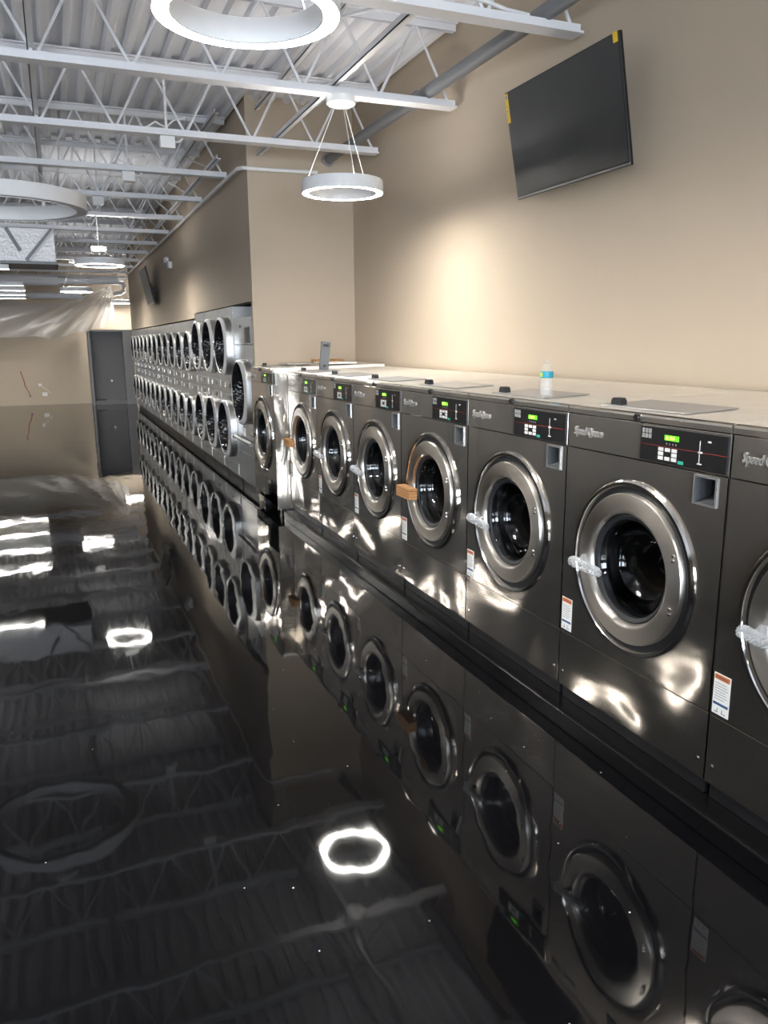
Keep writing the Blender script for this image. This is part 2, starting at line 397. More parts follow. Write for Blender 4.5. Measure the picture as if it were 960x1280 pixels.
# ------------------------------------------------------------------ ring lamps
def ring_lamp(x, y, z, R, band, h, lit, label, drop=None, group='ring pendant lamps', up=True):
    t = empty('ring_pendant_lamp', (x, y, z)); tag(t, label, 'lamp', group)
    N = 64; r = R-band
    MB().lathe([(R, .004), (R, h-.004), (R-.004, h), (r+.004, h), (r, h-.004), (r, .004), (r+.004, 0), (r+.004, .014), (R-.004, .014), (R-.004, 0)], n=N, axis='z', closed=True).build('housing', 'white', t)
    MB().lathe([(r+.0045, .012), (r+.0045, .005), (R-.0045, .005), (R-.0045, .012)], n=N, axis='z', closed=True).build('diffuser', 'lit' if lit else 'unlit', t)
    if lit and up: MB().lathe([(r+.015, h+.001), (R-.015, h+.001)], n=N, axis='z').build('uplight_strip', 'up', t)
    zt = (JZ0 if drop is None else drop) - z
    for k in range(3):
        a = 2*PI*k/3+.5
        MB().tube([((R-band/2)*math.cos(a), (R-band/2)*math.sin(a), h), (.03*math.cos(a), .03*math.sin(a), zt-.03)], .0022, 5).build('cable', 'white', t)
    MB().lathe([(0, zt-.055), (.085, zt-.055), (.10, zt-.045), (.10, zt), (0, zt)], n=24, axis='z').build('canopy', 'white', t)
    if drop is not None: MB().tube([(0, 0, zt), (0, 0, JZ0-z)], .008, 6).build('rod', 'white', t)
    return t
ring_lamp(.665, 2.755, 2.62, .30, .058, .085, True, 'large-looking lit ring pendant lamp at the top edge of the photo')
ring_lamp(1.965, 5.53, 2.61, .285, .05, .085, True, 'lit ring pendant lamp hanging in front of the beige return wall')
ring_lamp(.645, 11.43, 2.60, .31, .05, .085, True, 'lit ring pendant lamp over the aisle beside the dryer bulkhead', drop=2.84)
ring_lamp(.50, 17.6, 2.62, .31, .05, .085, True, 'lit ring pendant lamp just before the plastic sheet')
ring_lamp(1.72, 22.3, 2.62, .29, .05, .085, True, 'distant lit ring lamp above the dark grey cabinet at the back')
ring_lamp(-.32, 7.08, 2.62, .66, .085, .11, False, 'big unlit white ring pendant lamp at the left edge of the photo')
def strip_lamp(x1, y, z, L, label, JZ0=JZ0):
    t = empty('strip_pendant_lamp', (x1-L/2, y, z)); tag(t, label, 'lamp', 'strip lamps at far left')
    h = L/2
    MB().box(-h, h, -.03, .03, .012, .07, .004).box(-h, h, -.03, -.026, 0, .012).box(-h, h, .026, .03, 0, .012).build('housing', 'white', t)
    MB().box(-h+.004, h-.004, -.0255, .0255, .004, .0115).build('diffuser', 'lit', t)
    for q in (-h+.1, h-.1): MB().tube([(q, 0, .07), (q, 0, JZ0-z)], .0022, 5).build('cable', 'white', t)
    for q in (-h+.1, h-.1): MB().lathe([(0, JZ0-z-.02), (.03, JZ0-z-.02), (.035, JZ0-z), (0, JZ0-z)], q, 0, 0, 14, 'z').build('ceiling_cup', 'white', t)
for i, (lx, ly) in enumerate([(-.50, 12.60), (-.43, 15.99), (-.45, 17.485), (-.49, 18.98), (-.53, 20.475)]):
    strip_lamp(lx, ly, 2.62, 1.2, 'lit white strip lamp hanging at the far left, %s from the camera' % ORD[i], ZC if i == 0 else JZ0)
for i, ly in enumerate((2.8, 7.2, 11.6, 16.0)):
    ring_lamp(-2.4, ly, 2.62, .45, .06, .085, True, 'lit ring pendant lamp left of the aisle, %s from the camera' % ORD[i])
ring_lamp(2.02, -.1, 2.62, .285, .05, .085, True, 'lit ring pendant lamp over the washers beside the camera')
ring_lamp(.65, -2.6, 2.62, .30, .058, .085, True, 'lit ring pendant lamp behind the camera')

# ------------------------------------------------------------------ washers
# local frame: x to the right seen from the front, y into the machine, z up; rotated -90 deg it faces -X
def panel_hole(mb, x0, x1, z0, z1, cx, cz, r, y=0, n=64):
    A = sorted([2*PI*k/n for k in range(n)] + [math.atan2(zc-cz, xc-cx) % (2*PI) for xc in (x0, x1) for zc in (z0, z1)])
    vs = []; fs = []
    for a in A:
        c, s = math.cos(a), math.sin(a)
        t = min(((x1-cx)/c if c > 1e-9 else (x0-cx)/c if c < -1e-9 else 9), ((z1-cz)/s if s > 1e-9 else (z0-cz)/s if s < -1e-9 else 9))
        vs += [(cx+r*c, y, cz+r*s), (cx+t*c, y, cz+t*s), (cx+r*c, y+.02, cz+r*s)]
    m = len(A)
    for i in range(m):
        j = (i+1) % m; fs += [(3*i, 3*i+1, 3*j+1, 3*j), (3*i, 3*j, 3*j+2, 3*i+2)]
    mb.add(vs, fs)
def bumpy_wrap(seed):
    """bubble wrap wound around a door handle: a lumpy capsule along x with a frayed end"""
    rnd = random.Random(seed); mb = MB(); n = 20; pr = []
    L = [(-.115, .004), (-.110, .020), (-.085, .026), (-.05, .025), (-.02, .024), (.01, .024), (.045, .023), (.075, .021), (.09, .016), (.097, .004)]
    pts = []; 
    xs = [-.115+.212*i/26 for i in range(27)]
    vs = []; fs = []
    for i, xx in enumerate(xs):
        r = .003
        for (a, ra), (b, rb) in zip(L[:-1], L[1:]):
            if a <= xx <= b+1e-6: r = ra+(rb-ra)*(xx-a)/(b-a)
        for k in range(n):
            q = 2*PI*k/n; rr = r*(1+.13*(1 if (i+k) % 2 else -1)+rnd.uniform(-.06, .06))
            vs.append((xx, math.cos(q)*rr*.85, math.sin(q)*rr-.05*(xx+.01)))
    for i in range(len(xs)-1):
        for k in range(n): fs.append((i*n+k, i*n+(k+1) % n, (i+1)*n+(k+1) % n, (i+1)*n+k))
    mb.add(vs, fs)
    # loose flap standing up at the back
    m = 7
    vs = [(-.05+.075*i/m+rnd.uniform(-.004, .004), .004*math.sin(i*2.1), .018+(.040*math.sin(PI*(i+.4)/(m+.8))+rnd.uniform(0, .010))*j) for i in range(m+1) for j in (0, 1)]
    mb.add(vs, [(2*i, 2*i+1, 2*i+3, 2*i+2) for i in range(m)])
    return mb
WM = {}      # shared washer meshes
WM['wrap'] = [bumpy_wrap(s).mesh('bubble_wrap', 'bubble') for s in (1, 2, 3)]
WM['logo'] = text_mesh('Speed Queen', .046, .003, .18, 'logo', 'logo', .0002)
WM['digits'] = text_mesh('8.00', .022, .0006, .1, 'digits', 'led')
WM['warn'] = text_mesh('WARNING', .0115, .0002, 0, 'heading', 'blue')
cb = MB()
for k in range(4): cb.box(-.105, .075, -.028, .028, -.032+.0165*k, -.018+.0165*k, .002)
WM['card'] = cb.mesh('cardboard_wrap', 'card')
ce = MB()
for k in range(3): ce.box(-.100, .070, -.026, .026, -.0185+.0165*k, -.0155+.0165*k)
WM['carde'] = ce.mesh('cardboard_core', 'carddark')

def washer(W, D, label, wrap='bubble', seed=0, bottom=.135, top=1.339, cx=None, dr=1.015, big=False, lowgap=False):
    t = empty('front_load_washer'); tag(t, label, 'washer')
    cx = W*.496 if cx is None else cx
    cz = .762 if not big else .745
    sz1, sz0 = 1.171, .38                      # seams
    if big: sz1, sz0 = 1.225, .335
    lipz = top-.033
    R = .325*dr
    g = .003
    # carcass behind the front
    b0 = bottom if not lowgap else .08
    body = MB()
    body.quad((g, .004, b0), (g, D, b0), (g, D, lipz), (g, .004, lipz))
    body.quad((W-g, .004, b0), (W-g, D, b0), (W-g, D, lipz), (W-g, .004, lipz))
    body.quad((g, D, b0), (W-g, D, b0), (W-g, D, lipz), (g, D, lipz))
    body.quad((g, .03, b0+.01), (W-g, .03, b0+.01), (W-g, D, b0+.01), (g, D, b0+.01))
    body.build('body', 'steel', t)
    # top: rolled front lip, then a sheet rising a little to the rear
    def sheet_of(prof, name, m_):
        vs = [(xx, py, pz) for xx in (g, W-g) for py, pz in prof]; m = len(prof)
        return MB().add(vs, [(i, i+1, m+i+1, m+i) for i in range(m-1)]+[tuple(range(m)), tuple(range(m, 2*m))]).build(name, m_, t)
    sheet_of([(.012, lipz), (0.0, lipz), (-.004, lipz+.004), (-.004, top-.012), (-.001, top-.004), (.008, top), (.012, top)], 'top_lip', 'steel')
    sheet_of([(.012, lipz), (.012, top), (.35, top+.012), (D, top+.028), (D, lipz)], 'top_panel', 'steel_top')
    zt = top+.004
    lid = MB().add([(W*.15, .06, zt), (W*.68, .06, zt), (W*.68, .30, zt+.009), (W*.15, .30, zt+.009), (W*.15, .06, zt+.005), (W*.68, .06, zt+.005), (W*.68, .30, zt+.014), (W*.15, .30, zt+.014)],
                   [(0, 1, 2, 3), (4, 5, 6, 7), (0, 1, 5, 4), (1, 2, 6, 5), (2, 3, 7, 6), (3, 0, 4, 7)]).build('soap_lid', 'metal', t)
    h = MB(); hp = [(-.030, 0), (-.027, .018), (-.018, .027), (.018, .027), (.027, .018), (.030, 0)]
    vs = [(W*.22+a, yy, zt+.005+b) for yy in (.08, .11) for a, b in hp]
    h.add(vs, [(i, i+1, 7+i, 6+i) for i in range(5)]+[tuple(range(6)), tuple(range(6, 12))]); h.build('lid_handle', 'rubber', lid)
    MB().lathe([(0, -.016), (.012, -.016), (.013, -.012), (.013, -.003)], W*.495, 0, lipz+.017, 14).build('lock_knob', 'black', t)
    # control band
    fa = MB(); fa.box(g, W-g, 0, .02, sz1+.0015, lipz-.001, .0015); fas = fa.build('fascia', 'steel', t)
    s = .845/W if not big else 1
    o = obj('logo', WM['logo'], fas, (.045, -.003, (sz1+lipz)/2+.002))
    o.scale = ((.18*W/.845)/.262, 1, 1)
    p0, p1 = W*.52, W*.992; q0, q1 = sz1+.006, lipz-.008
    cp = MB().box(p0, p1, -.006, .001, q0, q1, .002).build('control_panel', 'panel', t)
    pw, ph = p1-p0, q1-q0
    def on(name, a0, a1, c0, c1, m, d=.0075): return MB().box(p0+pw*a0, p0+pw*a1, -d, -.0055, q0+ph*c0, q0+ph*c1).build(name, m, cp)
    on('stripe', .0, 1., .475, .487, 'red', .0063)
    for i in range(3):
        for j in range(2): on('coin_mark', .02+.042*i, .052+.042*i, .66+.15*j, .785+.15*j, 'keygrey')
    on('display', .30, .47, .665, .815, 'ledback', .0068)
    obj('digits', WM['digits'], cp, (p0+pw*.315, -.0072, q0+ph*.735)).scale = (1.12, 1, .85)
    for i, j in ((0, 0), (0, 1), (0, 2), (1, 0), (1, 2), (2, 0), (2, 1), (2, 2)):
        on('button', .235+.08*i, .295+.08*i, .10+.125*j, .20+.125*j, 'key')
    on('start_button', .475, .535, .06, .15, 'teal')
    for i in range(4): on('indicator', .325+.037*i, .333+.037*i, .545, .60, 'keygrey', .0068)
    on('slot_mark', .705, .712, .17, .79, 'key', .0068); on('slot_mark', .69, .74, .155, .185, 'key', .0068); on('slot_mark', .69, .74, .46, .505, 'key', .0068); on('slot_mark', .79, .825, .77, .81, 'key', .0068)
    # soap cup opening right under the band
    s0, s1, c0, c1 = W*.833, W*.953, sz1-.106, sz1-.008
    MB().box(s0, s1, -.006, .0, c0, c0+.007).box(s0, s1, -.006, .0, c1-.007, c1).box(s0, s0+.007, -.006, .0, c0+.007, c1-.007).box(s1-.007, s1, -.006, .0, c0+.007, c1-.007)\
        .build('soap_cup_frame', 'metal', t)
    k = MB(); a0, a1, e0, e1 = s0+.006, s1-.006, c0+.006, c1-.006
    k.quad((a0, 0, e0), (a0, .09, e0+.02), (a0, .09, e1), (a0, 0, e1)).quad((a1, 0, e0), (a1, .09, e0+.02), (a1, .09, e1), (a1, 0, e1))
    k.quad((a0, 0, e0), (a1, 0, e0), (a1, .09, e0+.02), (a0, .09, e0+.02)).quad((a0, 0, e1), (a1, 0, e1), (a1, .09, e1), (a0, .09, e1)).quad((a0, .09, e0), (a1, .09, e0), (a1, .09, e1), (a0, .09, e1))
    k.build('soap_cup', 'cup', t)
    # front sheet
    fp = MB(); zz = c0-.004
    panel_hole(fp, g, W-g, sz0+.0015, zz, cx, cz, min(.268*dr, zz-cz-.006))
    fp.quad((g, 0, zz), (s0+.006, 0, zz), (s0+.006, 0, sz1-.0015), (g, 0, sz1-.0015))
    fp.quad((s1-.006, 0, zz), (W-g, 0, zz), (W-g, 0, sz1-.0015), (s1-.006, 0, sz1-.0015))
    fp.quad((s0+.006, 0, c1-.006), (s1-.006, 0, c1-.006), (s1-.006, 0, sz1-.0015), (s0+.006, 0, sz1-.0015))
    fp.quad((s0+.006, 0, zz), (s1-.006, 0, zz), (s1-.006, 0, c0+.006), (s0+.006, 0, c0+.006))
    fp.build('front_panel', 'steel', t)
    lo = .135 if not big else .30
    if not big:
        lp = MB().box(g, W-g, .0, .02, lo, sz0-.0015, .0015).build('lower_panel', 'steel', t)
        for xx in (.03, W-.03): MB().lathe([(0, -.004), (.006, -.003), (.007, 0)], xx, 0, .20, 10).build('screw', 'chrome', lp)
        MB().box(.01, W-.01, .02, D-.02, .075, .134).build('base_frame', 'black', t)
    else:
        MB().box(g, W*.55, .0, .02, .16, sz0-.0015, .0015).build('lower_panel', 'steel', t)
        for xx in (.08, W-.14): MB().box(xx, xx+.06, .06, .12, .0, .16).build('foot', 'black', t)
        MB().box(.02, W-.02, .16, D-.02, .0, .30).build('base_frame', 'black', t)
    # trim ring, door
    q = dr
    MB().lathe([(.327*q, .001), (.326*q, -.010), (.319*q, -.017), (.308*q, -.017), (.302*q, -.009), (.300*q, -.001)], cx, 0, cz, 72).build('trim_ring', 'chrome', t)
    MB().lathe([(.302*q, -.0015), (.262*q, -.0015), (.262*q, .028)], cx, 0, cz, 64).build('door_seal', 'rubber', t)
    dp = [(.265*q, .028), (.279*q, .012), (.280*q, -.016), (.276*q, -.022), (.222*q, -.028), (.212*q, -.025), (.204*q, -.016), (.201*q, .018)]
    door = MB().lathe(dp, 0, 0, 0, 72).build('door', 'steel_door', t, (cx, 0, cz))
    MB().lathe([(.201*q, -.006), (.196*q, -.008), (.183*q, .0), (.174*q, .025), (.178*q, .05), (.20*q, .06)], 0, 0, 0, 56).build('gasket', 'rubber', door)
    MB().lathe([(.180*q, .010), (.177*q, .004), (.172*q, .010), (.164*q, .048), (.150*q, .088), (.125*q, .114), (.08*q, .124), (.0, .130)], 0, 0, 0, 48).build('glass_bowl', 'glass', door)
    for dz in (.095, -.095):
        for e in (0, .018): MB().lathe([(0, -.0065), (.006, -.005), (.0075, 0)], .240*q, -.0265, dz+e, 10).build('hinge_bolt', 'chrome', door)
    # drum
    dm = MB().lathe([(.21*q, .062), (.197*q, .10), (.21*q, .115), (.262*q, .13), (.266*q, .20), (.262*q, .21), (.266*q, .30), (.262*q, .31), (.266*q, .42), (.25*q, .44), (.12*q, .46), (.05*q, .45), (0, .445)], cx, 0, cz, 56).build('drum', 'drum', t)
    # handle on the left rim and what is wrapped around it
    hx, hz = -.165*q, -.03
    MB().tube([(hx-.055, -.022, hz), (hx-.055, -.062, hz), (hx-.03, -.070, hz), (hx+.05, -.070, hz-.004), (hx+.065, -.065, hz-.004)], .010, 8).build('door_handle', 'chrome', door)
    if wrap == 'card':
        obj('handle_wrap', WM['card'], door, (hx, -.072, hz)); obj('handle_wrap_core', WM['carde'], door, (hx, -.072, hz))
        MB().box(hx-.09, hx-.03, -.046, -.022, hz-.02, hz+.02).build('handle_bracket', 'chrome', door)
    elif wrap:
        o = obj('handle_wrap', WM['wrap'][seed % 3], door, (hx, -.072, hz)); o.rotation_euler = (random.uniform(-.15, .15), random.uniform(-.02, .14), 0); o.scale = (.9, .95, .8)
    # warning sticker
    if not big:
        st = MB().box(.010, .078, -.0016, -.0002, .392, .532).build('warning_label', 'paper', t)
        MB().box(.013, .075, -.0022, -.0015, .512, .529).build('orange_header', 'orange', st)
        obj('heading', WM['warn'], st, (.017, -.0024, .5205)).scale = (.9, 1, 1)
        MB().box(.013, .075, -.0020, -.0015, .424, .433).build('blue_band', 'blue', st)
        ln = MB()
        for i in range(7): ln.box(.015, .058+.016*((i*37) % 10)/10, -.0019, -.0015, .444+.009*i, .4465+.009*i)
        ln.build('printed_lines', 'ink', st)
        MB().box(.018, .036, -.0019, -.0015, .398, .402).box(.048, .066, -.0019, -.0015, .398, .402).box(.030, .034, -.0019, -.0015, .402, .414).box(.05, .054, -.0019, -.0015, .402, .414).build('pictogram', 'ink', st)
    return t
X0, Y0, WW = 1.903, 1.8167, .85
LBL = ['stainless front-load washer cut off by the right edge of the photo',
       'stainless front-load washer shown whole, nearest to the camera, right of the water bottle',
       'stainless front-load washer with the small water bottle standing on it',
       'stainless front-load washer with cardboard on its handle, just left of the bottle washer',
       'stainless front-load washer with bubble-wrapped handle, fifth machine from the right edge of photo',
       'stainless front-load washer with bubble wrap on its handle, next to the leftmost small washer',
       'stainless front-load washer with cardboard on its handle, next to the bigger protruding washer']
for k in range(7):
    wsh = washer(WW-.003, XW-.03-X0, LBL[k], 'card' if k in (3, 6) else 'bubble', k)
    wsh['group'] = 'washers in the near row'
    wsh.location = (X0, Y0+k*WW-.0015, 0); wsh.rotation_euler = (0, 0, -PI/2)
bw = washer(.86, XW-.03-1.77, 'bigger stainless washer protruding at the far end of the washer row', None, 5, bottom=.08, top=1.362, dr=1.10, big=True, lowgap=True)
bw.location = (1.77, 7.785, 0); bw.rotation_euler = (0, 0, -PI/2)

# ------------------------------------------------------------------ dryers
def door_shape(R, flat, ri, off, n=64):
    """dryer door: round on the left, straight on the hinge side; window ring offset to the left; returns (frame, glass) builders"""
    def outer(a, k=0):
        c, s = math.cos(a), math.sin(a)
        if c <= 0: return R-k
        return 1/((c/(flat-k))**3.6+abs(s/(R-k))**3.6)**(1/3.6)
    f = MB(); vs = []; fs = []
    for i in range(n):
        a = 2*PI*i/n; c, s = math.cos(a), math.sin(a)
        for rr, y, o in ((outer(a), .0, 0), (outer(a), -.066, 0), (outer(a, .010), -.076, 0), (ri+.010, -.080, off), (ri+.002, -.077, off), (ri, .012, off)):
            vs.append((o+rr*c, y, rr*s))
    for i in range(n):
        j = (i+1) % n
        for q in range(5): fs.append((6*i+q, 6*i+q+1, 6*j+q+1, 6*j+q))
    f.add(vs, fs, True)
    g = MB().lathe([(ri+.001, -.074), (ri*.975, -.066), (ri*.93, .0), (ri*.82, .06), (ri*.62, .11), (ri*.3, .135), (0, .14)], off, 0, 0, 40)
    return f, g
OFF = -.02
def cabinet_box(W, D, z0, z1, cx, cz, r):
    g = .003; mb = MB(); panel_hole(mb, g, W-g, z0, z1, cx, cz, r)
    a, b = g, W-g
    mb.quad((a, 0, z0), (a, D, z0), (a, D, z1), (a, 0, z1)).quad((b, 0, z0), (b, D, z0), (b, D, z1), (b, 0, z1)).quad((a, D, z0), (b, D, z0), (b, D, z1), (a, D, z1))
    return mb.quad((a, 0, z0), (b, 0, z0), (b, D, z0), (a, D, z0)).quad((a, 0, z1), (b, 0, z1), (b, D, z1), (a, D, z1))
def dryer_stack(W, H, D, doors, R, ri, seam, label, group):
    t = empty('stacked_dryer'); tag(t, label, 'dryer', group)
    g = .003
    for i, (z0, z1) in enumerate(((.10, seam-.002), (seam+.002, H))):
        cabinet_box(W, D, z0, z1, W*.48+OFF, doors[i], ri+.004).build('cabinet', 'steel_dry', t)
    MB().box(.01, W-.01, .03, D, 0, .10).build('base', 'black', t)
    for cz in doors:
        d = obj('door', MESH[('door', R)], t, (W*.48, 0, cz)); obj('door_glass', MESH[('glass', R)], d)
        h = MB().box(-R-.012, -R+.03, -.085, -.066, -.05, .05, .006).build('door_handle', 'chrome', d)
    # coin / control strips in the middle
    for z in (seam+.085, seam-.055):
        cpz = MB().box(W*.06, W*.94, -.006, .001, z-.045, z+.045, .002).build('control_strip', 'steel_dry', t)
        MB().box(W*.60, W*.70, -.010, -.005, z-.026, z+.026, .001).build('keypad', 'panel', cpz)
        MB().box(W*.28, W*.34, -.010, -.005, z-.026, z+.026, .001).build('coin_slot', 'chrome', cpz)
    lp = MB().box(W*.04, W*.96, -.006, .001, .115, .235, .002).build('lint_panel', 'steel_dry', t)
    MB().box(W*.46, W*.54, -.012, -.005, .20, .215, .001).build('lint_latch', 'black', lp)
    return t
MESH = {}
for R, fl, ri, off in ((.325, .385, .292, -.02), (.285, .345, .256, -.018), (.337, .40, .304, -.02)):
    f, g = door_shape(R, fl, ri, off); MESH[('door', R)] = f.mesh('door', 'dry_door'); MESH[('glass', R)] = g.mesh('door_glass', 'dglass')
DX = 1.825
TW = .84
tallp = dryer_stack(TW-.004, 1.98, .95, (.615, 1.555), .325, .275, 1.025, 'x', 'tall stacked dryers'); reg(tallp)
for k in range(3):
    d = tallp if k == 0 else copy_tree(tallp)
    d.location = (DX, 8.80+TW*(k+1), 0); d.rotation_euler = (0, 0, -PI/2)
    d['label'] = ['tall stacked stainless dryer next to the large single dryer', 'middle one of the three tall stacked stainless dryers', 'tall stacked stainless dryer next to the row of lower stacked dryers'][k]
SW = .797
smallp = dryer_stack(SW-.004, 1.905, .95, (.553, 1.477), .285, .242, 1.015, 'x', 'lower stacked dryers'); reg(smallp)
for k in range(12):
    d = smallp if k == 0 else copy_tree(smallp)
    d.location = (DX, 11.335+SW*(k+1), 0); d.rotation_euler = (0, 0, -PI/2)
    d['label'] = 'lower stacked stainless dryer, %s counting from the tall dryers' % ORD[k] if k < 11 else 'lower stacked stainless dryer, last one beside the dark grey cabinet'
# the single big dryer by the return wall
SGW = .905
t = empty('single_dryer', (DX, 7.87+SGW, 0), -PI/2); tag(t, 'large single stainless dryer half hidden behind the bigger washer', 'dryer')
cabinet_box(SGW, .95, .10, 1.568, SGW*.5+OFF, 1.083, .29).build('cabinet', 'steel_dry', t)
MB().box(.01, SGW-.01, .03, .95, 0, .10).build('base', 'black', t)
up = MB().box(.003, SGW-.003, 0, .95, 1.572, 1.85, .006).build('control_cabinet', 'steel_dry', t)
MB().box(SGW*.62, SGW*.86, -.008, .001, 1.59, 1.745, .003).build('keypad', 'panel', up)
MB().lathe([(0, -.012), (.012, -.012), (.014, 0)], SGW*.38, 0, 1.76, 12).build('key_lock', 'black', up)
d = obj('door', MESH[('door', .337)], t, (SGW*.5, 0, 1.083)); obj('door_glass', MESH[('glass', .337)], d)
MB().box(SGW*.30, SGW*.42, -.0035, .001, .60, .69).build('paper_tag', 'paper', t)
MB().tube([(SGW*.02, -.05, .57), (SGW*.95, -.05, .57)], .022, 10).tube([(SGW*.1, 0, .57), (SGW*.1, -.05, .57)], .012, 6).tube([(SGW*.9, 0, .57), (SGW*.9, -.05, .57)], .012, 6).build('grey_bar', 'metal', t)
lp = MB().box(.03, SGW-.03, -.006, .001, .12, .42, .002).build('lint_panel', 'steel_dry', t)

# ------------------------------------------------------------------ televisions
def tv(y0, y1, xb, zb, xt, zt, label, tags, xw):
    W = y1-y0; L = math.hypot(xb-xt, zt-zb); th = math.atan2(xb-xt, zt-zb)
    t = empty('television', (xb, y1, zb), 0); tag(t, label, 'television')
    # local: x right seen from the front (= -Y), y into wall, z up along the tilted panel
    t.rotation_euler = (0, 0, 0)
    t.matrix_world = Matrix.Translation((xb, y1, zb)) @ Matrix.Rotation(-PI/2, 4, 'Z') @ Matrix.Rotation(th, 4, 'X')
    MB().box(0, W, 0, .022, 0, L, .004).build('frame', 'tvb', t)
    MB().box(.008, W-.008, -.0015, .001, .022, L-.008).build('screen', 'tv', t)
    MB().box(.0, W, -.003, .002, .004, .014).build('lower_strip', 'tvfilm', t)
    MB().box(W*.12, W*.88, .022, .055, .05, L*.55, .008).build('back_housing', 'tvb', t)
    MB().box(W*.36, W*.64, .055, .09, L*.22, L*.5).build('wall_bracket', 'tvb', t)
    xm = xb+(xt-xb)*.36; MB().box(W*.46, W*.54, .09, (xw-xm)/math.cos(th)+.002, L*.33, L*.38).build('wall_arm', 'tvb', t)
    if tags:
        MB().box(.004, .034, -.003, -.0012, L*.72, L*.985).build('energy_tag', 'yellow', t)
        MB().box(W-.045, W-.010, -.003, -.0012, L*.925, L*1.0).build('corner_tag', 'yellow', t)
        MB().box(.010, .028, -.0036, -.0029, L*.94, L*.965).box(.012, .024, -.0036, -.0029, L*.82, L*.835).box(.012, .024, -.0036, -.0029, L*.86, L*.872).build('tag_print', 'ink', t)
    return t
tv(3.418, 4.474, 2.745, 2.447, 2.632, 3.045, 'large black flat television tilted on the beige wall', True, XW)
tv(14.9, 15.95, 1.70, 2.30, 1.58, 2.92, 'distant black television tilted on the bulkhead above the lower dryers', False, XB)

# ------------------------------------------------------------------ pipes, ducts and ceiling clutter
t = empty('sprinkler_pipe', (2.62, 0, 3.33)); tag(t, 'grey steel pipe running along the right wall under the deck', 'pipe')
MB().tube([(0, 1.0, 0), (0, 5.75, 0)], .046, 16).tube([(0, 5.75, 0), (0, YJ-.01, 0)], .043, 16).build('pipe_run', 'pipe', t)
MB().tube([(0, 5.68, 0), (0, 5.80, 0)], .054, 16).build('coupling', 'pipe', t)
MB().tube([(0, YJ-.03, 0), (0, YJ-.002, 0)], .065, 18).build('wall_collar', 'metal', t)
def cord(name, pts, r, m, label, cat):
    return tag(MB().tube(pts, r, 7).build(name, m), label, cat)
def wavy(x0, x1, y, z, amp, n, ph):
    return [(x0+(x1-x0)*i/n, y+amp*math.sin(i*1.7+ph), z+amp*.8*math.sin(i*1.1+ph*2)) for i in range(n+1)]
cord('white_cable', wavy(.2, 2.52, 4.03, JZ0+.085, .018, 16, 0), .011, 'white', 'white cable lying along the joist at the top, nearest the wall', 'cable')
cord('white_cable', wavy(.5, 2.50, 3.98, JZ0+.115, .022, 16, 1.3), .009, 'white', 'thinner white cable looping over the topmost joist', 'cable')
cord('red_cable', wavy(1.0, 1.7, 4.09, JZ0+.075, .01, 6, .4), .006, 'redpex', 'short red wire on the topmost joist', 'cable')
c = cord('white_conduit', [(2.5, YJ-.04, 3.20), (2.0, YJ-.04, 3.19), (1.88, YJ-.045, 3.19), (1.78, YJ-.02, 3.195), (1.745, YJ+.06, 3.20), (1.74, YJ+.3, 3.20), (1.74, 20.5, 3.20)], .018, 'white', 'white conduit turning the corner from return wall to bulkhead', 'conduit')
for i, (jx, jy, lab) in enumerate([(.99, 7.02, 'white junction box on the third joist in front of the bulkhead'), (.81, 8.515, 'white junction box hanging under the fourth joist'), (.60, 10.01, 'white junction box under the joist before the aisle ring lamp')]):
    t = empty('junction_box', (jx, jy, JZ0-.06)); tag(t, lab, 'junction box', 'ceiling junction boxes')
    MB().box(-.06, .06, -.04, .04, -.035, .058, .006).build('box', 'white', t)
    MB().tube([(.06, 0, .02), (.10, .02, .03), (.15, .03, .08), (.20, .03, .17), (.16, .03, .22), (.06, .03, .19), (0, .03, .13), (-.08, .03, .17), (-.16, .03, .12)], .007, 6).build('cable_loop', 'white', t)
    MB().tube([(0, 0, .058), (0, 0, .56)], .012, 6).build('drop_conduit', 'white', t)
t = empty('round_duct', (0, 20, 3.0)); tag(t, 'big grey round duct crossing under the far joists', 'duct')
MB().tube([(XL+.02, 0, 0), (.2, 0, 0)], .11, 20).build('duct_run', 'deck', t); MB().tube([(.2, 0, 0), (1.5, 0, .02)], .07, 16).build('reducer', 'deck', t)
t = empty('round_duct', (0, 21.6, 2.76)); tag(t, 'lower grey round duct just above the plastic sheet', 'duct')
MB().tube([(XL+.02, 0, 0), (.75, 0, 0)], .075, 18).build('duct_run', 'deck', t)
t = empty('drain_pipe', (1.45, 21.97, 3.0)); tag(t, 'white plastic drain pipe with elbow at the end of the bulkhead', 'pipe')
MB().tube([(-2.4, 0, .12), (.2, 0, .12)], .05, 12).build('pipe_run', 'white', t)
MB().tube([(.2, 0, .12), (.30, 0, .10), (.34, 0, .02), (.32, 0, -.08), (.22, 0, -.14), (.05, 0, -.16)], .055, 12).build('elbow', 'white', t)
for hx in (-1.8, -.2): MB().tube([(hx, 0, .16), (hx, 0, .24)], .008, 6).build('hanger', 'white', t)
